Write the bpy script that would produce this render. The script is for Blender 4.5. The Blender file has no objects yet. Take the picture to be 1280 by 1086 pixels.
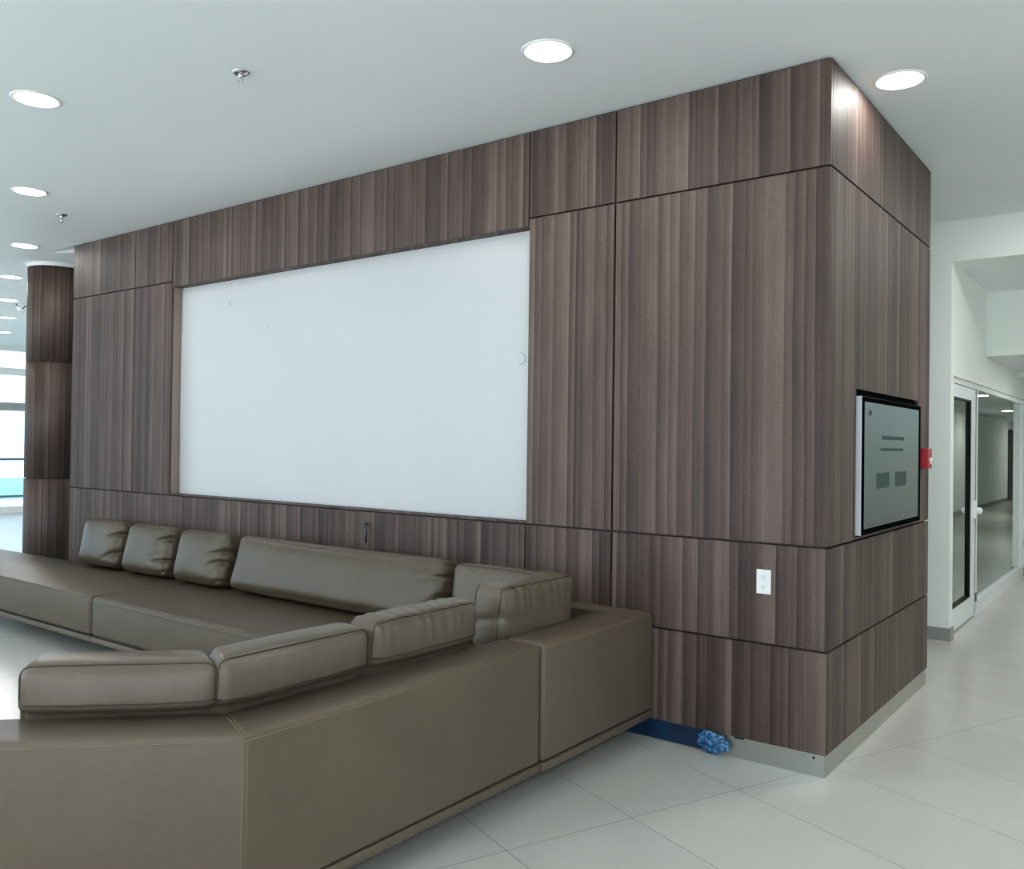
import bpy, bmesh, math, random
from mathutils import Vector, Matrix, noise
random.seed(7)
COL = bpy.context.scene.collection
PI = math.pi
H = 3.29

# ------------------------------------------------------------------ materials
def lin(c):
    o = []
    for v in c:
        v /= 255.0
        o.append(v/12.92 if v <= 0.04045 else ((v+0.055)/1.055)**2.4)
    return (o[0], o[1], o[2], 1.0)

class NT:
    def __init__(s, name):
        s.m = bpy.data.materials.new(name); s.m.use_nodes = True
        s.t = s.m.node_tree; s.t.nodes.clear()
        s.out = s.t.nodes.new('ShaderNodeOutputMaterial')
    def n(s, typ, **kw):
        nd = s.t.nodes.new(typ)
        for k, v in kw.items():
            if k.startswith('i_'):
                key = k[2:].replace('_', ' ')
                nd.inputs[key].default_value = v
            else: setattr(nd, k, v)
        return nd
    def l(s, a, b): s.t.links.new(a, b)
    def math(s, op, a, b=None, c=None):
        nd = s.t.nodes.new('ShaderNodeMath'); nd.operation = op
        for i, v in enumerate((a, b, c)):
            if v is None: continue
            if isinstance(v, (int, float)): nd.inputs[i].default_value = v
            else: s.l(v, nd.inputs[i])
        return nd.outputs[0]
    def comb(s, x, y, z):
        nd = s.t.nodes.new('ShaderNodeCombineXYZ')
        for i, v in enumerate((x, y, z)):
            if isinstance(v, (int, float)): nd.inputs[i].default_value = v
            else: s.l(v, nd.inputs[i])
        return nd.outputs[0]
    def noise(s, vec, scale, detail=2, rough=.5, dims='3D'):
        nd = s.n('ShaderNodeTexNoise', noise_dimensions=dims)
        nd.inputs['Scale'].default_value = scale; nd.inputs['Detail'].default_value = detail
        nd.inputs['Roughness'].default_value = rough
        s.l(vec, nd.inputs['Vector']); return nd.outputs['Fac']
    def ramp(s, fac, stops):
        nd = s.n('ShaderNodeValToRGB'); e = nd.color_ramp.elements
        e[0].position, e[0].color = stops[0]; e[1].position, e[1].color = stops[-1]
        for p, c in stops[1:-1]:
            x = e.new(p); x.color = c
        s.l(fac, nd.inputs[0]); return nd.outputs[0]
    def bsdf(s, **kw):
        b = s.n('ShaderNodeBsdfPrincipled')
        for k, v in kw.items():
            k = k.replace('_', ' ')
            if hasattr(v, 'is_linked') or isinstance(v, bpy.types.NodeSocket): s.l(v, b.inputs[k])
            else: b.inputs[k].default_value = v
        s.l(b.outputs[0], s.out.inputs[0]); return b
    def bump(s, h, strength, dist=.002):
        b = s.n('ShaderNodeBump'); b.inputs['Strength'].default_value = strength
        b.inputs['Distance'].default_value = dist; s.l(h, b.inputs['Height']); return b.outputs[0]

def flat(name, rgb, rough=.5, metal=0., spec=.5, var=.06, scale=6.):
    t = NT(name); tc = t.n('ShaderNodeTexCoord')
    f = t.noise(tc.outputs['Object'], scale, 3)
    c = lin(rgb); d = [max(0, v*(1-var)) for v in c[:3]]+[1]; e = [min(1, v*(1+var)) for v in c[:3]]+[1]
    col = t.ramp(f, [(.3, d), (.7, e)])
    t.bsdf(Base_Color=col, Roughness=rough, Metallic=metal, Specular_IOR_Level=spec)
    return t.m

def wood(name, polar=False, rough=.58):
    t = NT(name); tc = t.n('ShaderNodeTexCoord'); sp = t.n('ShaderNodeSeparateXYZ')
    t.l(tc.outputs['Object'], sp.inputs[0]); oi = t.n('ShaderNodeObjectInfo')
    if polar: u = t.math('MULTIPLY', t.math('ARCTAN2', sp.outputs[1], sp.outputs[0]), .36)
    else: u = t.math('ADD', sp.outputs[0], sp.outputs[1])
    z = sp.outputs[2]
    off = t.math('MULTIPLY', oi.outputs['Random'], 23.0)
    u = t.math('ADD', u, off)
    # slight wander of the grain along its length
    wob = t.noise(t.comb(t.math('MULTIPLY', u, 5.), t.math('MULTIPLY', z, .9), 0.), 1., 2)
    uw = t.math('ADD', u, t.math('MULTIPLY', t.math('SUBTRACT', wob, .5), .02))
    warp = t.noise(t.comb(t.math('MULTIPLY', uw, 6.), 0., 3.), 1., 2)
    ph = t.math('ADD', t.math('MULTIPLY', uw, 14.5), t.math('MULTIPLY', warp, 4.0))
    saw = t.math('FRACT', ph); cell = t.math('FLOOR', ph)
    wn = t.n('ShaderNodeTexWhiteNoise', noise_dimensions='1D'); t.l(cell, wn.inputs['W'])
    # sub stripes
    ph2 = t.math('ADD', t.math('MULTIPLY', uw, 41.), t.math('MULTIPLY', warp, 7.0))
    saw2 = t.math('FRACT', ph2); wn2 = t.n('ShaderNodeTexWhiteNoise', noise_dimensions='1D')
    t.l(t.math('FLOOR', ph2), wn2.inputs['W'])
    fine = t.noise(t.comb(t.math('MULTIPLY', uw, 170.), t.math('MULTIPLY', z, 3.), 0.), 1., 3, .6)
    scr = t.noise(t.comb(t.math('MULTIPLY', u, 26.), t.math('MULTIPLY', z, 210.), 7.), 1., 2, .6)
    cloud = t.noise(t.comb(t.math('MULTIPLY', uw, 9.), t.math('MULTIPLY', z, 1.9), 2.), 1., 3)
    f = t.math('MULTIPLY', saw, .30)
    f = t.math('ADD', f, t.math('MULTIPLY', wn.outputs['Value'], .30))
    f = t.math('ADD', f, t.math('MULTIPLY', wn2.outputs['Value'], .13))
    f = t.math('ADD', f, t.math('MULTIPLY', saw2, .07))
    f = t.math('ADD', f, t.math('MULTIPLY', fine, .24))
    f = t.math('ADD', f, t.math('MULTIPLY', scr, .28))
    f = t.math('ADD', f, t.math('MULTIPLY', cloud, .34))
    f = t.math('SUBTRACT', f, .31)
    f = t.math('ADD', t.math('MULTIPLY', t.math('SUBTRACT', f, .5), 1.3), .5)
    col = t.ramp(f, [(.02, lin((40, 30, 27))), (.33, lin((64, 50, 45))), (.62, lin((84, 69, 63))), (.98, lin((114, 98, 91)))])
    r = t.math('ADD', t.math('MULTIPLY', fine, .14), rough-.07)
    nb = t.bump(t.math('ADD', fine, scr), .25, .0006)
    t.bsdf(Base_Color=col, Roughness=r, Specular_IOR_Level=.36, Normal=nb)
    return t.m

def leather(name, rgb, rough=.45):
    t = NT(name); tc = t.n('ShaderNodeTexCoord'); o = tc.outputs['Object']
    a = t.noise(o, 3.5, 4, .6); b = t.noise(o, 45., 3, .6)
    g = t.n('ShaderNodeTexVoronoi'); g.inputs['Scale'].default_value = 420.; t.l(o, g.inputs['Vector'])
    f = t.math('ADD', t.math('MULTIPLY', a, .6), t.math('MULTIPLY', b, .4))
    c = lin(rgb)
    col = t.ramp(f, [(.3, [v*.84 for v in c[:3]]+[1]), (.72, [min(1, v*1.14) for v in c[:3]]+[1])])
    r = t.math('ADD', t.math('MULTIPLY', b, .14), rough-.07)
    nb = t.bump(t.math('ADD', g.outputs['Distance'], t.math('MULTIPLY', b, .6)), .22, .0012)
    t.bsdf(Base_Color=col, Roughness=r, Specular_IOR_Level=.45, Normal=nb)
    return t.m

def floor_mat():
    t = NT('porcelain_tile'); tc = t.n('ShaderNodeTexCoord')
    mp = t.n('ShaderNodeMapping', vector_type='TEXTURE')
    mp.inputs['Location'].default_value = (-.264, -.366, 0)
    mp.inputs['Rotation'].default_value = (0, 0, math.radians(-22.15))
    t.l(tc.outputs['Object'], mp.inputs[0])
    br = t.n('ShaderNodeTexBrick', offset=0., squash=1.)
    br.inputs['Scale'].default_value = 1.; br.inputs['Brick Width'].default_value = 1.19
    br.inputs['Row Height'].default_value = .586; br.inputs['Mortar Size'].default_value = .0022
    br.inputs['Mortar Smooth'].default_value = .3
    br.inputs['Color1'].default_value = lin((200, 200, 193)); br.inputs['Color2'].default_value = lin((195, 195, 189))
    br.inputs['Mortar'].default_value = lin((118, 118, 112))
    t.l(mp.outputs[0], br.inputs['Vector'])
    n1 = t.noise(mp.outputs[0], 2.2, 5, .6); n2 = t.noise(mp.outputs[0], 38., 3, .6)
    f = t.math('ADD', t.math('MULTIPLY', n1, .7), t.math('MULTIPLY', n2, .3))
    v = t.ramp(f, [(.3, (.90, .905, .90, 1)), (.7, (1, 1, 1, 1))])
    mx = t.n('ShaderNodeMix', data_type='RGBA', blend_type='MULTIPLY'); mx.inputs[0].default_value = 1.
    t.l(br.outputs['Color'], mx.inputs[6]); t.l(v, mx.inputs[7])
    r = t.math('ADD', t.math('MULTIPLY', br.outputs['Fac'], .4), t.math('ADD', t.math('MULTIPLY', n2, .12), .17))
    nb = t.bump(br.outputs['Fac'], -.3, .001)
    t.bsdf(Base_Color=mx.outputs[2], Roughness=r, Specular_IOR_Level=.5, Normal=nb)
    return t.m

def paint(name, rgb, rough=.6, spec=.3, bump=.08):
    t = NT(name); tc = t.n('ShaderNodeTexCoord'); o = tc.outputs['Object']
    a = t.noise(o, .9, 3); b = t.noise(o, 60., 3)
    c = lin(rgb)
    col = t.ramp(a, [(.3, [v*.97 for v in c[:3]]+[1]), (.7, c)])
    t.bsdf(Base_Color=col, Roughness=rough, Specular_IOR_Level=spec, Normal=t.bump(b, bump, .001))
    return t.m

def emis(name, rgb, s):
    t = NT(name); e = t.n('ShaderNodeEmission'); e.inputs[0].default_value = lin(rgb); e.inputs[1].default_value = s
    t.l(e.outputs[0], t.out.inputs[0]); return t.m

def glass(name, tint, refl):
    t = NT(name); a = t.n('ShaderNodeBsdfTransparent'); a.inputs[0].default_value = lin(tint)
    g = t.n('ShaderNodeBsdfGlossy'); g.inputs[0].default_value = (.86, .93, .92, 1); g.inputs[1].default_value = .01
    fr = t.n('ShaderNodeFresnel'); fr.inputs[0].default_value = 1.5
    f = t.math('MINIMUM', t.math('ADD', t.math('MULTIPLY', fr.outputs[0], 1.2), refl), 1.)
    m = t.n('ShaderNodeMixShader'); t.l(f, m.inputs[0]); t.l(a.outputs[0], m.inputs[1]); t.l(g.outputs[0], m.inputs[2])
    t.l(m.outputs[0], t.out.inputs[0]); return t.m

def screen_mat():
    t = NT('display_glass'); tc = t.n('ShaderNodeTexCoord')
    sp = t.n('ShaderNodeSeparateXYZ'); t.l(tc.outputs['Object'], sp.inputs[0])
    n = t.noise(tc.outputs['Object'], 2.5, 2)
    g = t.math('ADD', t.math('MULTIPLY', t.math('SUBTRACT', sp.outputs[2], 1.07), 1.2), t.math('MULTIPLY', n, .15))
    col = t.ramp(g, [(.0, lin((50, 62, 56))), (.55, lin((82, 102, 100))), (1., lin((120, 146, 150)))])  # emission gradient paints the lit room's reflection onto the screen
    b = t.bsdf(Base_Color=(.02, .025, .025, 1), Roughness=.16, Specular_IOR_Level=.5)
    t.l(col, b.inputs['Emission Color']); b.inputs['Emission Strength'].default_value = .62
    return t.m

def film_mat():
    t = NT('blue_film'); tc = t.n('ShaderNodeTexCoord')
    n = t.noise(tc.outputs['Object'], 9., 3)
    col = t.ramp(n, [(.3, lin((10, 34, 60))), (.7, lin((16, 50, 84)))])
    t.bsdf(Base_Color=col, Roughness=.2, Specular_IOR_Level=.6, Normal=t.bump(t.noise(tc.outputs['Object'], 30., 2), .2, .003))
    return t.m

def wad_mat():
    t = NT('crumpled_blue_film'); tc = t.n('ShaderNodeTexCoord')
    n = t.noise(tc.outputs['Object'], 55., 4, .7)
    col = t.ramp(n, [(.35, lin((10, 52, 96))), (.52, lin((24, 98, 150))), (.68, lin((120, 180, 215)))])
    t.bsdf(Base_Color=col, Roughness=.15, Specular_IOR_Level=.8)
    return t.m

M = dict(
    wood=wood('wood_laminate'), wood_round=wood('wood_laminate_round', True, .55),
    gap=flat('shadow_gap', (44, 30, 27), .7), leather=leather('olive_leather', (95, 83, 69)),
    cushion=leather('cushion_leather', (100, 89, 76), .32), piping=leather('piping_leather', (62, 53, 43), .45),
    thread=flat('stitch_thread', (122, 110, 92), .6), plinth=flat('black_plinth', (30, 28, 27), .6),
    floor=floor_mat(), ceiling=paint('ceiling_paint', (240, 246, 248), .55), white=paint('wall_paint', (242, 248, 241), .6),
    board=paint('white_board', (197, 200, 202), .30, .6, .03), steel=flat('brushed_steel', (176, 176, 170), .32, .9, .5, .05, 3),
    chrome=flat('chrome', (215, 215, 215), .15, 1.), plastic=flat('white_plastic', (236, 238, 238), .35, var=.01),
    dark=flat('black_plastic', (12, 13, 15), .4, 0, .12), tvside=flat('silver_trim', (214, 218, 222), .4, .1, var=.02),
    screen=screen_mat(), red=flat('red_enamel', (160, 28, 40), .35, var=.04), alu=flat('white_aluminium', (240, 244, 245), .35, .0, .5, .02),
    glass=glass('clear_glass', (205, 222, 220), .22), win=glass('window_glass', (235, 245, 250), .0),
    film=film_mat(), wad=wad_mat(), lamp=emis('led_diffuser', (255, 255, 255), 9.),
    bezel=flat('matt_black_bezel', (12, 13, 15), .8, 0, .0), bench=leather('bench_leather_shaded', (84, 72, 57)), bench_cushion=leather('bench_cushion_leather_shaded', (86, 75, 60), .3),  # bench leathers are the sofa leather darkened for weaker light on the bench
    reveal=flat('lit_jamb_laminate', (150, 130, 121), .5),  # paler than the wood: light on the left jamb put into the colour
    grey=flat('grey_metal', (150, 156, 158), .45), tile=flat('grey_skirting', (150, 150, 144), .35),
    mark=flat('scuff', (176, 180, 182), .7), faint=emis('faint_graphic', (84, 100, 98), .66),
    groundout=flat('outdoor_paving', (225, 228, 228), .8), teal=flat('teal_planter', (160, 208, 210), .6),
    darkdoor=flat('dark_door', (60, 66, 66), .4), concrete=flat('concrete', (200, 202, 200), .8),
)

# ------------------------------------------------------------------ helpers
def link(name, bm, mat, parent=None, smooth=False):
    me = bpy.data.meshes.new(name); bm.to_mesh(me); bm.free()
    me.materials.append(mat)
    o = bpy.data.objects.new(name, me); COL.objects.link(o)
    if parent: o.parent = parent
    if smooth:
        for p in me.polygons: p.use_smooth = True
    return o
def empty(name, loc=(0, 0, 0), rz=0.):
    o = bpy.data.objects.new(name, None); COL.objects.link(o); o.location = loc; o.rotation_euler = (0, 0, rz)
    o.empty_display_size = .1
    return o
def tag(o, label, cat, group=None, kind=None):
    o['label'] = label; o['category'] = cat
    if group: o['group'] = group
    if kind: o['kind'] = kind
    return o
def structure(o, label=None):
    o['kind'] = 'structure'
    if label: o['label'] = label
    return o
def box(bm, a, b):
    x0, x1 = sorted((a[0], b[0])); y0, y1 = sorted((a[1], b[1])); z0, z1 = sorted((a[2], b[2]))
    v = [bm.verts.new(p) for p in ((x0,y0,z0),(x1,y0,z0),(x1,y1,z0),(x0,y1,z0),(x0,y0,z1),(x1,y0,z1),(x1,y1,z1),(x0,y1,z1))]
    for f in ((3,2,1,0),(4,5,6,7),(0,1,5,4),(1,2,6,5),(2,3,7,6),(3,0,4,7)): bm.faces.new([v[i] for i in f])
def prism(bm, poly, z0, z1):
    ar = sum(poly[i][0]*poly[(i+1) % len(poly)][1]-poly[(i+1) % len(poly)][0]*poly[i][1] for i in range(len(poly)))
    if ar < 0: poly = poly[::-1]
    lo = [bm.verts.new((p[0], p[1], z0)) for p in poly]; hi = [bm.verts.new((p[0], p[1], z1)) for p in poly]
    n = len(poly)
    bm.faces.new(lo[::-1]); bm.faces.new(hi)
    for i in range(n): bm.faces.new((lo[i], lo[(i+1) % n], hi[(i+1) % n], hi[i]))
def bevel(bm, r, seg=3):
    bmesh.ops.bevel(bm, geom=list(bm.edges), offset=r, segments=seg, profile=.5, affect='EDGES', clamp_overlap=True)
def B(name, boxes, mat, parent=None, bev=0., seg=2):
    bm = bmesh.new()
    for a, b in boxes: box(bm, a, b)
    if bev: bevel(bm, bev, seg)
    return link(name, bm, mat, parent)
def lathe(bm, prof, c, seg=32):
    rings = []
    for r, z in prof:
        if r < 1e-5: rings.append([bm.verts.new((c[0], c[1], c[2]+z))])
        else: rings.append([bm.verts.new((c[0]+r*math.cos(2*PI*k/seg), c[1]+r*math.sin(2*PI*k/seg), c[2]+z)) for k in range(seg)])
    for i in range(len(rings)-1):
        a, b = rings[i], rings[i+1]
        for k in range(seg):
            k2 = (k+1) % seg
            if len(a) == 1 and len(b) == 1: continue
            if len(a) == 1: bm.faces.new((a[0], b[k2], b[k]))
            elif len(b) == 1: bm.faces.new((a[k], a[k2], b[0]))
            else: bm.faces.new((a[k], a[k2], b[k2], b[k]))
    bmesh.ops.recalc_face_normals(bm, faces=bm.faces)
def tube(bm, pts, r, seg=6, closed=False):
    pts = [Vector(p) for p in pts]; n = len(pts); rings = []
    for i, p in enumerate(pts):
        a = pts[i-1] if (i > 0 or closed) else p; b = pts[(i+1) % n] if (i < n-1 or closed) else p
        d = (b-a).normalized()
        up = Vector((0, 0, 1)) if abs(d.z) < .9 else Vector((1, 0, 0))
        s = d.cross(up).normalized(); t = s.cross(d).normalized()
        rings.append([bm.verts.new(p+s*math.cos(2*PI*k/seg)*r+t*math.sin(2*PI*k/seg)*r) for k in range(seg)])
    m = n if closed else n-1
    for i in range(m):
        a, b = rings[i], rings[(i+1) % n]
        best = 0
        if closed and i == n-1:
            best = min(range(seg), key=lambda s_: (a[0].co-b[s_].co).length)
        for k in range(seg):
            bm.faces.new((a[k], a[(k+1) % seg], b[(k+1+best) % seg], b[(k+best) % seg]))
    if not closed:
        bm.faces.new(rings[0][::-1]); bm.faces.new(rings[-1])
    bmesh.ops.recalc_face_normals(bm, faces=bm.faces)
def T(name, paths, r, mat, parent=None, seg=6):
    bm = bmesh.new()
    for p in paths: tube(bm, p, r, seg)
    return link(name, bm, mat, parent, True)

# ------------------------------------------------------------------ room shell
XL, YB = -6.93, 2.05; FX0 = -17.4
floor = structure(B('floor', [((FX0, -7.2, -.1), (7, 31, 0))], M['floor']), 'pale grey rectangular tile floor laid diagonally')

# ceiling with a small recess beyond the left end of the panelled wall
bm = bmesh.new()
REC = [(-7.46, .035), (-6.9, .0), (-6.9, .36)]
outer = [(-17.6, -7.2), (7, -7.2), (7, 3.62), (-6.8, 3.62), (-6.8, 16), (-17.6, 16)]
vo = [bm.verts.new((p[0], p[1], H)) for p in outer]; vr = [bm.verts.new((p[0], p[1], H)) for p in REC]
vt = [bm.verts.new((p[0], p[1], H+.35)) for p in REC]
eds = [bm.edges.new((vo[i], vo[(i+1) % 6])) for i in range(6)]+[bm.edges.new((vr[i], vr[(i+1) % 3])) for i in range(3)]
bmesh.ops.triangle_fill(bm, edges=eds, use_beauty=True)
for i in range(3): bm.faces.new((vr[i], vr[(i+1) % 3], vt[(i+1) % 3], vt[i]))
bm.faces.new(vt)
cz = structure(link('ceiling', bm, M['ceiling']), 'smooth white painted ceiling')
structure(B('ceiling', [((-18, -8.8, H+.36), (7.4, 3.6, H+.5)), ((-18, 3.6, H+.36), (-6.8, 16, H+.5))], M['ceiling']), 'roof slab above the ceiling')

# panelled block: dark core + laminate panels
core = structure(B('wall_front', [((XL+.02, .118, 0), (-.02, YB-.02, H)),
    ((XL+.02, .02, .0), (-5.305, .12, H)), ((-1.693, .02, .0), (-.06, .12, H)), ((-5.305, .02, .0), (-1.693, .12, 1.045)),
    ((-5.305, .02, 2.755), (-1.693, .12, H))], M['gap']), 'long wall clad in brown striped wood laminate panels')
g = .0055; TOP = 3.278; ZB = .102
R1, R2, R3 = .568, 1.042, 2.786
def panel(x0, x1, z0, z1):
    return B('wood_panel', [((x0+g, 0, z0), (x1-g, .02, z1))], M['wood'], core)
for (x0, x1, z0, z1) in (
    (-1.128, .0045, ZB, R1-g), (-1.128, .0045, R1+g, R2-g), (-1.128, .0045, R2+g, R3-g), (-1.128, .0045, R3+g, TOP),
    (-1.696, -1.128, ZB, R2-g), (-1.696, -1.128, R2+g, R3-g), (-1.696, -1.128, R3+g, TOP),
    (-5.30, -1.696, 2.745, TOP), (-6.93, -1.696, ZB, R2-g),
    (-5.862, -5.30, R2+g, R3-g), (-5.862, -5.30, R3+g, TOP),
    (-6.93, -5.862, R2+g, R3-g), (-6.93, -5.862, R3+g, TOP)):
    panel(x0, x1, z0, z1)
# reveal of the recess
B('recess_reveal', [((-5.312, .02, 1.047), (-5.3005, .118, 2.755))], M['reveal'], core)
B('recess_reveal', [((-1.7, .02, 1.047), (-1.6955, .118, 2.755)),
    ((-5.30, .02, 2.745), (-1.70, .118, 2.755)), ((-5.30, .004, 1.045), (-1.70, .118, 1.052))], M['wood'], core)
board = B('projection_board', [((-5.298, .095, 1.053), (-1.702, .117, 2.744))], M['board'])
tag(board, 'large blank white projection board recessed in the brown panelled wall', 'whiteboard')
T('board_edge_trim', [[(-5.292, .092, 1.06), (-5.292, .092, 2.738)]], .004, M['tvside'], board)
T('circular_dent', [[(-1.815+.035*math.cos(a), .0945, 2.0+.035*math.sin(a)) for a in [math.radians(d) for d in range(-100, 110, 15)]]], .0025, M['mark'], board)
for sx, sz, w in ((-4.17, 2.36, .022), (-4.66, 2.56, .018)):
    bm = bmesh.new()
    for k in range(5):
        q = Vector((sx+random.uniform(-w, w), .0935, sz+random.uniform(-w, w)*.7))
        box(bm, (q.x, .094, q.z), (q.x+random.uniform(.012, .03), .096, q.z+.006))
    link('scuff_mark', bm, M['mark'], board)

# side of the block
side = structure(B('wall_right', [((-.06, .02, 0), (-.02, .42, H)), ((-.06, 1.745, 0), (-.02, YB-.02, H)), ((-.06, .42, 0), (-.02, 1.745, 1.06)),
    ((-.06, .42, 1.79), (-.02, 1.745, H)), ((-.1, .40, 1.04), (-.085, 1.765, 1.81))], M['gap']), 'short side wall clad in brown wood laminate panels')
for z0, z1 in ((ZB, R1-g), (R1+g, R2-g), (R3+g, TOP)):
    B('wood_panel', [((-.02, .0205, z0), (0, YB, z1))], M['wood'], side)
B('wood_panel', [((-.02, .0205, R2+g), (0, .43, R3-g)), ((-.02, 1.735, R2+g), (0, YB, R3-g)), ((-.02, .43, R2+g), (0, 1.735, 1.058)),
    ((-.02, .43, 1.793), (0, 1.735, R3-g))], M['wood'], side)
B('slot_shade_strip', [((-.03, .431, 1.758), (-.013, 1.734, 1.7925))], M['bezel'], side)  # black strip painting the shade in the slot above the television
# steel skirting
bf = structure(B('baseboard_front', [((XL, .006, 0), (-.007, .02, .10))], M['steel']), 'brushed steel skirting under the long panelled wall')
br_ = structure(B('baseboard_right', [((-.02, .0085, 0), (-.0065, YB-.01, .10))], M['steel']), 'brushed steel skirting under the short panelled wall')
bm = bmesh.new(); lathe(bm, [(0, 0), (.006, 0), (.006, .002), (0, .002)], (0, 0, 0), 12)
bmesh.ops.rotate(bm, verts=bm.verts, cent=(0, 0, 0), matrix=Matrix.Rotation(PI/2, 3, 'X')); bmesh.ops.translate(bm, verts=bm.verts, vec=(-.055, .006, .083))
link('screw', bm, M['dark'], bf)

# protective film and its wad
film = B('protective_film', [((-1.6, .0025, .004), (-.575, .0055, .1015))], M['film'])
tag(film, 'blue protective plastic film still stuck on the steel skirting by the sofa', 'film')
bm = bmesh.new()
bmesh.ops.create_icosphere(bm, subdivisions=4, radius=1.)
for v in bm.verts:
    n_ = noise.fractal(v.co*2.6, 1., 2., 4); r_ = noise.noise(v.co*6+Vector((3, 1, 2)))
    k = 1+.28*n_+.16*abs(r_)
    v.co = Vector((v.co.x*.075*k, v.co.y*.02*k, v.co.z*.047*k))
zm = min(v.co.z for v in bm.verts); ym = max(v.co.y for v in bm.verts)
bmesh.ops.translate(bm, verts=bm.verts, vec=(-.535, .0025-ym, .003-zm))
wad = link('crumpled_film', bm, M['wad'])
tag(wad, 'crumpled wad of peeled blue plastic film against the steel skirting', 'film')
bit = B('film_scrap', [((-.435, .0015, .094), (-.385, .0055, .1015))], M['film'])
tag(bit, 'tiny scrap of blue film on the top edge of the steel skirting', 'film')

# socket
so = tag(empty('wall_socket', (-.295, 0, .861)), 'white double power socket on the brown panelled wall', 'socket')
B('cover_plate', [((-.035, -.005, -.057), (.035, 0, .057))], M['plastic'], so, .002)
for dz in (-.024, .024):
    rc = B('receptacle', [((-.014, -.0065, dz-.014), (.014, -.005, dz+.014))], M['plastic'], so, .0006)
    B('slot', [((-.0075, -.0072, dz-.001), (-.0055, -.0064, dz+.008)), ((.0055, -.0072, dz-.001), (.0075, -.0064, dz+.007)), ((-.002, -.0072, dz-.010), (.002, -.0064, dz-.006))], M['dark'], rc)

# cable stub poking out of the wall above the long cushion
cab = T('cable_stub', [[(-2.99, .0, .955), (-2.985, -.02, .96), (-2.965, -.032, .95), (-2.955, -.035, .92), (-2.955, -.035, .84)]], .009, M['darkdoor'])
tag(cab, 'short grey cable stub sticking out of the panels below the white board', 'cable')

# ------------------------------------------------------------------ television on the side wall
tv = tag(empty('wall_television', (0, .44, 1.06)), 'wide flat television with silver side edge set into the short panelled wall', 'television')
def inv(p, o): return (p[0]-o[0], p[1]-o[1], p[2]-o[2])
TO = (0, .44, 1.06)
def TB(name, boxes, mat, par, bev=0):
    return B(name, [(inv(a, TO), inv(b, TO)) for a, b in boxes], mat, par, bev)
TB('casing', [((-.055, .455, 1.066), (.020, 1.70, 1.757))], M['tvside'], tv, .002)
TB('bezel', [((.0205, .457, 1.068), (.0265, 1.698, 1.094)), ((.0205, .457, 1.731), (.0265, 1.698, 1.755)), ((.0205, .457, 1.094), (.0265, .485, 1.731)), ((.0205, 1.662, 1.094), (.0265, 1.698, 1.731))], M['bezel'], tv)
scr = bpy.data.objects
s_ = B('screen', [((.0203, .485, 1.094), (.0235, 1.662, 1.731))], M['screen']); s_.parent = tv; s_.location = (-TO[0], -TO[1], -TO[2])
gph = B('display_graphic', [((.0236, .72, 1.29), (.0238, .98, 1.37)), ((.0236, 1.10, 1.29), (.0238, 1.36, 1.37)), ((.0236, .83, 1.545), (.0238, 1.30, 1.565)), ((.0236, .80, 1.485), (.0238, 1.28, 1.50)), ((.0236, .57, 1.665), (.0238, .62, 1.69))], M['faint']); gph.parent = tv; gph.location = (-TO[0], -TO[1], -TO[2])

# fire pull station
fp = tag(empty('fire_alarm_pull', (0, 1.85, 1.44)), 'small red fire alarm pull station on the wood panels beside the television', 'alarm')
B('housing', [((-.004, -.05, -.062), (.05, .05, .062))], M['red'], fp, .004)
B('pull_handle', [((.05, -.03, -.012), (.058, .03, .004)), ((.05, -.008, -.035), (.058, .008, -.012))], M['plastic'], fp)

# ------------------------------------------------------------------ ceiling fittings
def downlight(x, y, z, label, group=None, power=7., r=.105, lamp=True):
    o = tag(empty('ceiling_light', (x, y, z)), label, 'ceiling light', group)
    bm = bmesh.new(); lathe(bm, [(r, 0), (r, -.004), (r+.006, -.007), (r+.016, -.005), (r+.019, 0), (r, 0)], (0, 0, 0), 48); link('trim_ring', bm, M['plastic'], o, True)
    bm = bmesh.new(); lathe(bm, [(0, -.003), (r, -.003), (r, -.0005), (0, -.0005)], (0, 0, 0), 48); link('diffuser', bm, M['lamp'], o)
    if lamp:
        ld = bpy.data.lights.new('downlight_lamp', 'AREA'); ld.shape = 'DISK'; ld.size = .2; ld.energy = power; ld.color = (1., .985, .95)
        l = bpy.data.objects.new('downlight_lamp', ld); COL.objects.link(l); l.parent = o; l.location = (0, 0, -.012)
    return o
G = 'round recessed ceiling lights'
for x, y, lb in (
    (-1.036, -.778, 'round ceiling downlight in front of the wood wall, directly above the corner sofa'),
    (.181, .468, 'round ceiling downlight just right of the wood wall corner, above the television side'),
    (-3.571, -1.876, 'round ceiling downlight at the upper left, nearest of the left row'),
    (-5.411, -1.081, 'second nearest round ceiling downlight in the row along the left edge'),
    (-7.34, -.256, 'round ceiling downlight just in front of the round column, third of the left row'),
    (-9.145, .401, 'first round ceiling downlight seen left of the column shaft'),
    (-10.935, 1.143, 'second round ceiling downlight going away left of the column shaft'),
    (-12.744, 1.907, 'third round ceiling downlight going away left of the column shaft'),
    (-14.73, 2.691, 'farthest round ceiling downlight, close to the glazed facade')):
    downlight(x, y, H, lb, G, 22. if x < -8 else 7.)
for x, y, lb in (((-3.2, -5.6, ''), (.6, -4.2, ''), (3.2, .6, ''), (3.4, -3, ''))):   # unseen lamps added to brighten the near lobby and the white wall
    ld = bpy.data.lights.new('lobby_fill_lamp', 'AREA'); ld.shape = 'DISK'; ld.size = .25; ld.energy = 22 if x > 3 else 10; ld.color = (1., .985, .95)
    l = bpy.data.objects.new('lobby_fill_lamp', ld); COL.objects.link(l); l.location = (x, y, H-.02)

downlight(1.4, 2.65, H, 'round ceiling downlight added in front of the corridor opening to brighten the white wall, out of frame at the right', None, 34.)  # unseen downlight, put in to brighten the white wall

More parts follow.
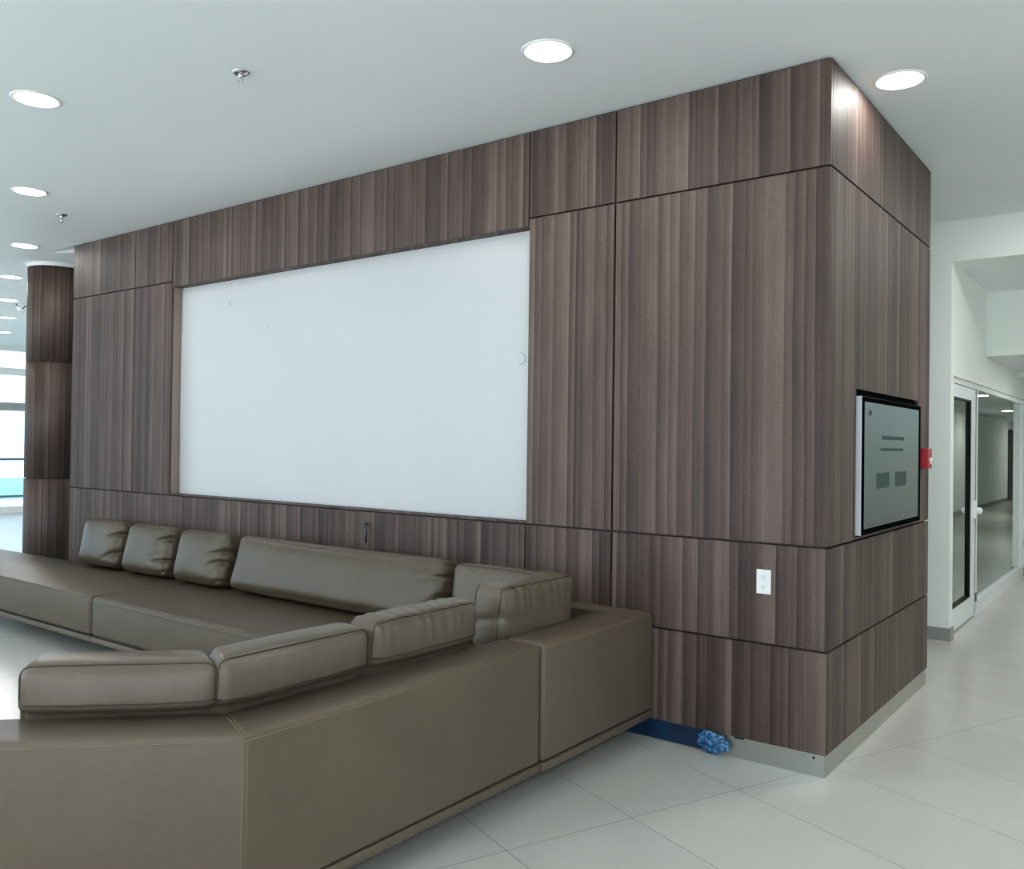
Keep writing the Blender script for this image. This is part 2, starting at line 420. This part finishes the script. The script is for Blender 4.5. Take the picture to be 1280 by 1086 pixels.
def sprinkler(x, y, label):
    o = tag(empty('fire_sprinkler', (x, y, H)), label, 'sprinkler')
    bm = bmesh.new(); lathe(bm, [(0, 0), (.042, 0), (.042, -.004), (.030, -.012), (0, -.012)], (0, 0, 0), 32); link('escutcheon', bm, M['chrome'], o, True)
    bm = bmesh.new(); lathe(bm, [(0, -.012), (.012, -.012), (.012, -.028), (0, -.028)], (0, 0, 0), 16)
    for s in (-1, 1): tube(bm, [(s*.010, 0, -.026), (s*.016, 0, -.040), (s*.004, 0, -.058)], .0035)
    tube(bm, [(0, 0, -.028), (0, 0, -.058)], .003); link('frame', bm, M['chrome'], o, True)
    bm = bmesh.new(); lathe(bm, [(0, -.058), (.017, -.058), (.017, -.061), (0, -.061)], (0, 0, 0), 20); link('deflector', bm, M['chrome'], o)
sprinkler(-2.384, -1.455, 'nearer chrome fire sprinkler hanging from the white ceiling above the white board')
sprinkler(-5.885, -.621, 'farther chrome fire sprinkler, near the left end of the wood wall')

# ------------------------------------------------------------------ round column at the left
CX, CY, CR = -8.10, .42, .285
col = tag(empty('round_column', (CX, CY, 0)), 'round column clad in brown wood laminate beyond the left end of the wall', 'column')
for z0, z1 in ((0.1, 1.075), (1.085, 2.265), (2.275, 3.25)):
    bm = bmesh.new(); lathe(bm, [(CR-.03, z0), (CR, z0), (CR, z1), (CR-.03, z1)], (0, 0, 0), 96); link('wood_cladding', bm, M['wood_round'], col, True)
for p in bpy.data.objects:
    if p.parent == col: p.data.polygons.foreach_set('use_smooth', [True]*len(p.data.polygons))
bm = bmesh.new(); lathe(bm, [(0, 0), (CR-.02, 0), (CR-.02, H), (0, H)], (0, 0, 0), 64); link('core', bm, M['gap'], col, True)
bm = bmesh.new(); lathe(bm, [(CR-.015, 3.25), (CR+.008, 3.25), (CR+.008, H-.001), (CR-.015, H-.001)], (0, 0, 0), 64); link('collar', bm, M['plastic'], col)
bm = bmesh.new(); lathe(bm, [(CR-.02, 0), (CR-.004, 0), (CR-.004, .1), (CR-.02, .1)], (0, 0, 0), 64); link('steel_base', bm, M['steel'], col, True)

# ------------------------------------------------------------------ glazed facade far left
FX = -17.3
fw = [((FX, -11, 0), (FX+.2, 16, .12)), ((FX, -11, 2.72), (FX+.2, 16, 2.86)), ((FX, -11, 3.2), (FX+.2, 16, H))]
fac = structure(B('wall_left', fw, M['plastic']), 'white framed glazed facade of the lobby')
n = 0
for k in range(9):
    y0 = -11.6+k*2.9; n += 1
    w = structure(empty('window_%d' % n, (FX, y0, 0)), 'tall facade window with white frame and grey rails')
    B('window_frame', [((.04, 0, .12), (.16, .07, H)), ((.04, 2.83, .12), (.16, 2.9, H))], M['plastic'], w)
    B('rail', [((.06, .07, 2.02), (.14, 2.83, 2.18))], M['grey'], w)
    B('guard_bar', [((.06, .07, 1.03), (.10, 2.83, 1.08))], M['grey'], w)
    B('guard_bar', [((.06, .07, .30), (.10, 2.83, .34))], M['grey'], w)
    bm = bmesh.new(); box(bm, (.10, .07, .12), (.106, 2.83, 3.2)); link('pane', bm, M['win'], w)
ground = structure(B('ground', [((-60, -40, -.3), (40, 40, -.12))], M['groundout']), 'bright pavement outside the facade')
pl = B('planter', [((-24, -8, -.12), (-23, 20, .42))], M['teal']); tag(pl, 'pale turquoise low planter wall seen outside through the far left windows', 'planter')
cbl = T('ceiling_cable', [[(-11.2, 1.35, H-.0), (-11.05, 1.3, H-.06), (-10.6, 1.12, H-.16), (-10.2, .98, H-.2), (-9.9, .9, H-.2)]], .008, M['darkdoor'])
tag(cbl, 'thin loose cable hanging from the ceiling left of the round column', 'cable')

# ------------------------------------------------------------------ white wall, opening and corridor at the right
Y3 = 3.5; JX = -.14; CXR = 2.26
wb = structure(B('wall_back', [((-6.9, Y3, 0), (JX, Y3+.12, H)), ((JX, Y3, 2.967), (CXR, Y3+.12, H)), ((CXR, Y3, 0), (6.9, Y3+.12, H)),
    ((-.34, Y3+.12, 2.085), (JX, 8.0, H))], M['white']), 'white painted wall with the corridor opening')
structure(B('wall_corridor', [((-.34, 8.0, 0), (JX+.04, 8.3, 3.1)), ((-.34, 8.3, 0), (JX, 30, 3.1))], M['white']), 'white corridor wall past the glass front')
structure(B('wall_corridor_right', [((CXR, Y3+.12, 0), (CXR+.15, 30, 3.1))], M['white']), 'white far side wall of the corridor')
structure(B('wall_corridor_end', [((-.3, 30, 0), (CXR+.15, 30.15, 3.1))], M['white']), 'white end wall of the corridor')
structure(B('trim_1', [((JX, 5.13, 2.37), (CXR, 5.35, 2.966))], M['white']), 'white beam crossing the corridor opening')
structure(B('ceiling', [((JX-.2, Y3+.12, 2.967), (CXR, 5.35, 3.1))], M['ceiling']), 'soffit of the corridor opening')
structure(B('ceiling', [((JX-.2, 5.35, 2.37), (CXR, 30, 2.47)), ], M['ceiling']), 'lower ceiling of the corridor')
structure(B('trim_2', [((JX, 7.2, 2.31), (CXR, 7.4, 2.37))], M['white']), 'shallow white beam in the corridor ceiling')
structure(B('baseboard_back', [((-6.9, Y3-.012, 0), (JX+.012, Y3, .1)), ((JX, Y3, 0), (JX+.012, 3.62, .1))], M['tile']), 'grey tile skirting along the white wall')
structure(B('baseboard_corridor', [((JX+.04, 7.99, 0), (JX+.052, 8.31, .1)), ((-.17, 7.988, 0), (JX+.05, 8.0, .1)), ((CXR-.012, 3.62, 0), (CXR, 30, .1))], M['tile']), 'grey tile skirting in the corridor')
dd = structure(B('door_2', [((CXR-.02, 25.5, 0), (CXR+.02, 26.6, 2.1))], M['darkdoor']), 'dark door far down the corridor')
# room behind the glass
structure(B('wall_inner', [((-4.2, 3.62, 0), (-4.05, 8.7, 2.6)), ((-4.05, 8.56, 0), (-.34, 8.7, 2.6))], M['grey']), 'dim walls of the room behind the glass front')
structure(B('ceiling', [((-4.2, 3.62, 2.6), (-.34, 8.7, 2.7))], M['ceiling']), 'ceiling of the room behind the glass')

# glass front
GX = -.195
gf = structure(empty('window_20', (GX, 3.94, 0)), 'large fixed glass pane in a white aluminium frame')
def GB(name, boxes, mat, par, O=(GX, 3.94, 0), bev=0):
    return B(name, [(inv(a, O), inv(b, O)) for a, b in boxes], mat, par, bev)
GB('window_frame', [((GX-.03, 3.64, 2.04), (GX+.03, 8.0, 2.085)), ((GX-.03, 4.78, .0), (GX+.03, 8.0, .13)), ((GX-.03, 4.78, .13), (GX+.03, 4.86, 2.04)), ((GX-.03, 7.82, .13), (GX+.03, 8.0, 2.04)), ((GX-.03, 3.62, 0), (GX+.03, 3.66, 2.04))], M['alu'], gf)
GB('pane', [((GX-.004, 4.86, .13), (GX+.004, 7.82, 2.04))], M['glass'], gf)
GB('gasket', [((GX+.03, 4.772, .02), (GX+.031, 4.782, 2.04))], M['dark'], gf)
dr = structure(empty('door_1', (GX, 3.97, 0)), 'white aluminium framed glass door')
DO = (GX, 3.97, 0)
GB('door_frame', [((GX-.02, 3.66, .012), (GX+.022, 4.772, .2)), ((GX-.02, 3.66, 1.93), (GX+.022, 4.772, 2.035)), ((GX-.02, 3.66, .2), (GX+.022, 3.74, 1.93)), ((GX-.02, 4.57, .2), (GX+.022, 4.772, 1.93))], M['alu'], dr, DO)
GB('gasket', [((GX+.0, 4.535, .2), (GX+.024, 4.57, 1.93)), ((GX, 3.74, .2), (GX+.024, 4.57, .215)), ((GX, 3.74, 1.915), (GX+.024, 4.57, 1.93))], M['dark'], dr, DO)
GB('pane', [((GX-.004, 3.74, .2), (GX+.004, 4.57, 1.93))], M['glass'], dr, DO)
hd = GB('door_handle', [((GX+.022, 4.72, .88), (GX+.045, 4.765, 1.04))], M['alu'], dr, DO)
bm = bmesh.new(); bmesh.ops.create_uvsphere(bm, u_segments=16, v_segments=10, radius=.032, matrix=Matrix.Translation(inv((GX+.06, 4.76, .95), DO))); link('knob', bm, M['plastic'], hd, True)
GB('tape_patch', [((GX+.031, 4.79, .13), (GX+.034, 4.86, .21))], M['film'], gf)
# black dome camera
dc = tag(empty('dome_camera', (.0, 8.0, 2.37)), 'small dark dome camera under the corridor ceiling at the right edge', 'camera')
bm = bmesh.new(); lathe(bm, [(0, 0), (.07, 0), (.07, -.04), (0, -.04)], (0, 0, 0), 24); link('housing', bm, M['plastic'], dc)
bm = bmesh.new(); lathe(bm, [(.055, -.04), (.05, -.07), (.03, -.09), (0, -.097)], (0, 0, 0), 24); link('dome', bm, M['dark'], dc, True)
for x, y, lb in ((.82, 11.7, 'round downlight in the corridor ceiling, mirrored in the glass pane, nearer one'), (1.3, 18.1, 'round downlight in the corridor ceiling, mirrored in the glass pane, farther one'), (1.0, 6.2, 'round downlight in the corridor ceiling by the glass front'), (1.0, 25., 'round downlight at the far end of the corridor')):
    downlight(x, y, 2.37, lb, 'corridor downlights', 16., .11)

# remaining lobby walls (out of frame)
structure(B('wall_east', [((6.9, -7.2, 0), (7.05, -6.6, H)), ((6.9, -2, 0), (7.05, Y3, H)), ((6.9, -6.6, 0), (7.05, -2, .3)), ((6.9, -6.6, 3.), (7.05, -2, H))], M['white']), 'white lobby wall with a wide opening added to let light in, out of frame to the right')  # opening in the unseen wall added so more light reaches the ceiling

# ------------------------------------------------------------------ sectional sofa
SZ, BZ, Z0, Z1 = .42, .65, .112, .148
def seat_block(name, poly, z0, z1, par, mat=None, r=.022, seg=4):
    bm = bmesh.new(); prism(bm, poly, z0, z1); bevel(bm, r, seg)
    o = link(name, bm, mat or M['leather'], par, True)
    return o
def smoothable(o):
    me = o.data
    for p in me.polygons: p.use_smooth = True
    return o
def leg(par, x, y):
    B('leg', [((x-.04, y-.04, 0), (x+.04, y+.04, Z0))], M['plinth'], par, .003)
def inset(poly, d):
    ar = sum(poly[i][0]*poly[(i+1) % len(poly)][1]-poly[(i+1) % len(poly)][0]*poly[i][1] for i in range(len(poly)))
    s = 1 if ar > 0 else -1; out = []; n = len(poly)
    for i in range(n):
        p = Vector(poly[i]); a = (p-Vector(poly[i-1])).normalized(); b = (Vector(poly[(i+1) % n])-p).normalized()
        na = Vector((-a.y, a.x))*s; nb = Vector((-b.y, b.x))*s
        m = (na+nb); m = m/ (m.length_squared)*2
        out.append((p.x+m.x*d, p.y+m.y*d))
    return out
q = math.sqrt(.5)

def base_for(par, poly):
    seat_block('base_board', poly, Z0, Z1, par, r=.006, seg=2)
    seat_block('shadow_gap', inset(poly, .012), Z1-.001, Z1+.006, par, M['plinth'], .001, 1)

# 1. corner module against the wall
cm = tag(empty('sofa_corner_module', (0, 0, 0)), 'olive brown leather sofa corner module touching the wood wall, right end', 'sofa', 'modules of the leather sectional sofa')
X1, YN, YF, XI = -.868, -.988, -.012, -1.862
P = [(X1, YN), (X1, YF), (XI, YF), (XI, YN)]
base_for(cm, P)
seat_block('backrest', [(X1, YN), (X1, YF), (XI, YF), (XI, -.20), (X1-.21, -.20), (X1-.21, YN)], Z1+.005, BZ, cm, r=.02)
seat_block('seat', [(X1-.212, YN+.002), (X1-.212, -.202), (XI, -.202), (XI, YN+.002)], Z1+.005, SZ, cm)
for a in ((-1.3, -.3), (-1.3, -.75), (-1.74, -.15), (-1.74, -.85)): leg(cm, *a)
zs = BZ-.004
T('stitching', [[(X1-.0005, YN+.02, zs-.008), (X1-.0005, YF-.02, zs-.008)], [(X1-.022, YN+.02, BZ+.0003), (X1-.2, YN+.02, BZ+.0003)]], .0014, M['thread'], cm)

# 2. angled module nearest the camera
am = tag(empty('sofa_angled_module', (0, 0, 0)), 'olive brown leather sofa module nearest the camera with angled back', 'sofa', 'modules of the leather sectional sofa')
XO = -.880; YS = -.996; BY = -2.478; L = 2.0
tb = math.tan(math.radians(22.5))
def off(d, end):      # point lines parallel to the outer outline at inward distance d
    bend = (XO-d, BY+d*tb)
    e = (XO-L*q-d*q, BY-L*q+d*q)
    return [(XO-d, YS), bend, e]
o0, o1, o2 = off(0, 0), off(.205, 0), off(.98, 0)
outl = o0+o2[::-1]
base_for(am, outl)
seat_block('backrest', o0+o1[::-1], Z1+.005, BZ, am, r=.016)
seat_block('seat', off(.207, 0)+o2[::-1], Z1+.005, SZ, am)
for a in ((-1.3, -1.15), (-1.74, -1.15), (-1.45, -2.35), (-1.7, -2.1), (-2.35, -3.4), (-2.7, -3.05)): leg(am, *a)
e = .0006
ob = off(-e, 0); oi = off(.017, 0)
def z(pts, zz): return [(p[0], p[1], zz) for p in pts]
T('stitching', [z(ob, BZ-.017)], .0015, M['thread'], am)
# seam across the top at the bend and down the outer corner
b0, b1 = o0[1], o1[1]
dx, dy = b1[0]-b0[0], b1[1]-b0[1]
def seam(s):
    ox, oy = s*.006*-q*.7, s*.006*-q
    return [(b0[0]+.0006, b0[1]+s*.007, Z1+.02), (b0[0]+.0006, b0[1]+s*.007, BZ-.018)]
T('corner_seam', [[(b0[0]-.0068+.001, b0[1]-.0065+.0035, zz) for zz in (Z1+.02, BZ-.02)], [(b0[0]+.0008, b0[1]+.010, Z1+.02), (b0[0]+.0008, b0[1]+.010, BZ-.02)],
    [(b0[0]+dx*k+s*.0, b0[1]+dy*k+s, BZ+.0004) for k, s in ((.1, .007), (.93, .007))], [(b0[0]+dx*k, b0[1]+dy*k+s, BZ+.0004) for k, s in ((.1, -.007), (.93, -.007))]], .0014, M['thread'], am)

# 3. long backless bench modules along the wall
bmod = tag(empty('sofa_bench_module', (0, 0, 0)), 'long leather bench module along the wood wall beneath the white board', 'sofa', 'modules of the leather sectional sofa')
P = [(-1.874, -.985), (-1.874, -.012), (-4.618, -.012), (-4.618, -.985)]
base_for(bmod, P); seat_block('seat', P, Z1+.005, SZ, bmod, M['bench'], r=.03, seg=5)
for a in ((-2.0, -.15), (-2.0, -.8), (-4.2, -.15), (-4.2, -.5)): leg(bmod, *a)
T('stitching', [[(-1.9, -.9856, SZ-.034), (-4.6, -.9856, SZ-.034)]], .0013, M['piping'], bmod)
bl = tag(empty('sofa_bench_module', (0, 0, 0)), 'leather bench module at the far left, running out of the left edge', 'sofa', 'modules of the leather sectional sofa')
P = [(-4.63, -.985), (-4.63, -.012), (-6.25, -.012), (-6.42, -.24), (-8.3, -.24), (-8.3, -.985)]
base_for(bl, P); seat_block('seat', P, Z1+.005, SZ, bl, M['bench'], r=.03, seg=5)
for a in ((-4.75, -.15), (-5.0, -.5), (-7.9, -.4), (-7.9, -.6)): leg(bl, *a)

# ------------------------------------------------------------------ cushions
def cushion(name, w, h, t, label, loc, rz, group, tilt=0., seed=0, puff=.018, r=.035, wr=(0, 0), seams=True, nx=56, nz=36, ny=12, top_pucker=0., sag=0., under=False, mitre=(0, 0), mat=None):
    """w along local x, h up, t thickness (local y, back of cushion at y=0 .. front at y=-t). wr = wrinkle strength at the (-x, +x) ends."""
    o = tag(empty(name, loc, rz), label, 'cushion', group)
    bm = bmesh.new(); V = {}
    zc = .247-h/2; kc = int(round((zc/h+.5)*nz))+1
    def vert(i, j, k):
        key = (i, j, k)
        if key in V: return V[key]
        a, b, c = 2*i/nx-1, 2*j/ny-1, 2*k/nz-1
        p = Vector((a*w/2, b*t/2, c*h/2))
        inn = Vector((max(-w/2+r, min(w/2-r, p.x)), max(-t/2+r, min(t/2-r, p.y)), max(-h/2+r, min(h/2-r, p.z))))
        d = p-inn
        if d.length > 1e-6:
            m = max(abs(d.x), abs(d.y), abs(d.z)); p = inn+d.normalized()*m
        # soft fill
        if under and b > 0:
            k_ = max(0., min(1., ((zc-p.z)-.002)/.022))
            p.y -= .034*k_*b
        p.x += (mitre[0]*-min(0, a)-mitre[1]*max(0, a))*(t/2-p.y)
        p.y += (1 if b > 0 else -1)*abs(b)*puff*(1-a**4)*(1-c**4)
        p.x += a*abs(a)*puff*.5*(1-c*c)*(1-b*b)
        p.z += c*abs(c)*puff*.45*(1-a**6)*(1-b*b)
        p.z -= sag*max(0, c)*(1-a*a)
        s3 = Vector((seed*3.1, seed*1.7, seed))
        p += Vector((0, 1, .5))*noise.noise(Vector((p.x*5, p.y*5, p.z*5))+s3)*.006
        for sgn, amt in ((-1, wr[0]), (1, wr[1])):
            if amt:
                k_ = max(0., min(1., (sgn*a-(1-.20/w*.9*2))/(.20/w*.9*2)))
                if k_ > 0:
                    slant = p.z*46+p.x*sgn*-16+noise.noise(Vector((p.z*9, p.y*4, seed)))*3.2
                    ww = math.sin(slant*1.15)+.6*math.sin(slant*2.3+1)
                    ww = -abs(ww)**.7*(1 if ww < 0 else -.35)
                    p += Vector((sgn*.5, -.8 if b < 0 else .4, 0))*ww*.009*amt*k_*(1-c**8)
        if top_pucker and c > .4:
            p.y += math.sin(p.x*90+noise.noise(Vector((p.x*8, seed, 1)))*5)*.0035*top_pucker*(c-.4)/.6
            p.z += math.sin(p.x*90+1)*.0015*top_pucker
        V[key] = bm.verts.new(p); return V[key]
    def quad(*f):
        try: bm.faces.new([vert(*x) for x in f])
        except ValueError: pass
    for i in range(nx):
        for k in range(nz):
            quad((i, 0, k), (i+1, 0, k), (i+1, 0, k+1), (i, 0, k+1)); quad((i, ny, k), (i, ny, k+1), (i+1, ny, k+1), (i+1, ny, k))
        for j in range(ny):
            quad((i, j, 0), (i, j+1, 0), (i+1, j+1, 0), (i+1, j, 0)); quad((i, j, nz), (i+1, j, nz), (i+1, j+1, nz), (i, j+1, nz))
    for j in range(ny):
        for k in range(nz):
            quad((0, j, k), (0, j, k+1), (0, j+1, k+1), (0, j+1, k)); quad((nx, j, k), (nx, j+1, k), (nx, j+1, k+1), (nx, j, k+1))
    # seams follow the surface ring nearest the front and back faces
    rings = []
    for j in (1, ny-1):
        loop = [(i, j, 0) for i in range(nx)]+[(nx, j, k) for k in range(nz)]+[(i, j, nz) for i in range(nx, 0, -1)]+[(0, j, k) for k in range(nz, 0, -1)]
        if under and j > 1:
            loop = [(i, j, kc) for i in range(nx)]+[(nx, j, k) for k in range(kc, nz)]+[(i, j, nz) for i in range(nx, 0, -1)]+[(0, j, k) for k in range(nz, kc, -1)]
            bot = [(i, ny, kc) for i in range(1, nx)]; loop = [loop[0]]+bot+loop[nx:]
        rings.append([V[x].co.copy() for x in loop])
    R = Matrix.Rotation(tilt, 3, 'X')
    def fix(v):
        v = R @ v
        return v
    zmin = min(fix(v.co.copy()).z for v in bm.verts); ymax = max(fix(v.co.copy()).y for v in bm.verts)
    tr = Vector((0, -ymax, -zmin))
    for v in bm.verts: v.co = fix(v.co)+tr
    bmesh.ops.recalc_face_normals(bm, faces=bm.faces)
    link('cover', bm, M[mat or 'cushion'], o, True)
    if seams:
        for rg in rings:
            b2 = bmesh.new(); pts = [fix(v)+tr for v in rg]
            # drop near-duplicates at the corners
            pp = []
            for v in pts:
                if not pp or (v-pp[-1]).length > .004: pp.append(v)
            tube(b2, pp, .0032, 6, True); link('piping', b2, M['piping'], o, True)
    return o
CG = 'square throw cushions on the bench'
ST = SZ+.001
cushion('throw_cushion', .58, .365, .20, 'leftmost of the three short leather cushions standing against the wood wall', (-5.86, -.035, ST), 0, CG, -.22, 1, wr=(0, 2.4), seams=False, mat='bench_cushion', puff=.03, r=.045)
cushion('throw_cushion', .58, .365, .20, 'middle one of the three short leather cushions against the wood wall', (-5.16, -.035, ST), math.radians(2), CG, -.22, 2, wr=(0, 2.6), seams=False, mat='bench_cushion', puff=.03, r=.045)
cushion('throw_cushion', .58, .365, .20, 'short leather cushion against the wood wall, directly left of the long bolster', (-4.45, -.035, ST), math.radians(1), CG, -.22, 3, wr=(0, 2.4), seams=False, mat='bench_cushion', puff=.03, r=.045)
cushion('long_cushion', 1.93, .375, .19, 'very long leather bolster cushion leaning on the wood wall below the white board', (-3.07, -.03, ST), 0, None, -.28, 4, wr=(0, 1.2), seams=False, mat='bench_cushion', nx=130, puff=.03, r=.045, sag=.01)
cushion('back_cushion', .60, .40, .16, 'leather cushion against the wood wall in the sofa corner', (-1.60, -.215, ST), 0, 'boxed back cushions of the sofa', -.10, 5, top_pucker=.6)
BG = 'boxed back cushions of the sofa'
cushion('back_cushion', .58, .43, .17, 'shiny wrinkled leather cushion on the right-hand back nearest the wall', (-1.088, -.69, ST), -PI/2, BG, -.06, 6, wr=(0, 1.), top_pucker=1.2)
cushion('back_cushion', .61, .395, .16, 'leather cushion on the angled module just before the wrinkled corner cushion', (-1.098, -1.43, ST), -PI/2, BG, -.05, 7, top_pucker=1., under=True, puff=.022)
cushion('back_cushion', .655, .38, .17, 'leather cushion right of the bend in the sofa back, second nearest', (-1.098, -2.077, ST), -PI/2, BG, -.04, 8, under=True, mitre=(0, .42), puff=.024, r=.042)
cxm = Vector((-1.317, -2.624)); nn = Vector((-q, q)); c1 = cxm+nn*.004
cushion('back_cushion', .60, .375, .17, 'nearest leather cushion, leaning on the angled back at lower left', (c1.x, c1.y, ST), -PI*3/4, BG, -.04, 9, under=True, mitre=(.42, 0), puff=.024, r=.042)

# ------------------------------------------------------------------ light
w = bpy.data.worlds.new('World'); bpy.context.scene.world = w; w.use_nodes = True
bg = w.node_tree.nodes['Background']; bg.inputs[0].default_value = (.76, .90, 1., 1); bg.inputs[1].default_value = 2.2

sl = bpy.data.lights.new('sun', 'SUN'); sl.energy = 9.; sl.angle = .02; sl.color = (1., .98, .95)
so_ = bpy.data.objects.new('sun', sl); COL.objects.link(so_); so_.rotation_euler = (math.radians(38), 0, math.radians(-12)); so_.location = (0, -20, 20)
# ------------------------------------------------------------------ camera
yaw, pitch, roll, f = math.radians(-36.976), math.radians(.5783), math.radians(.7449), 1096.72
fw_ = Vector((math.sin(yaw)*math.cos(pitch), math.cos(yaw)*math.cos(pitch), math.sin(pitch)))
rt = Vector((math.cos(yaw), -math.sin(yaw), 0)); up = rt.cross(fw_)
r2 = rt*math.cos(roll)+up*math.sin(roll); u2 = -rt*math.sin(roll)+up*math.cos(roll)
cd = bpy.data.cameras.new('Camera'); cam = bpy.data.objects.new('Camera', cd); COL.objects.link(cam)
cd.sensor_fit = 'HORIZONTAL'; cd.sensor_width = 36.; cd.lens = f/1280*36.
mt = Matrix((r2, u2, -fw_)).transposed().to_4x4(); mt.translation = Vector((1.2472, -4.0452, 1.5)); cam.matrix_world = mt
cd.clip_end = 200
bpy.context.scene.camera = cam
sc = bpy.context.scene
sc.view_settings.view_transform = 'Standard'; sc.view_settings.look = 'None'; sc.view_settings.exposure = .0
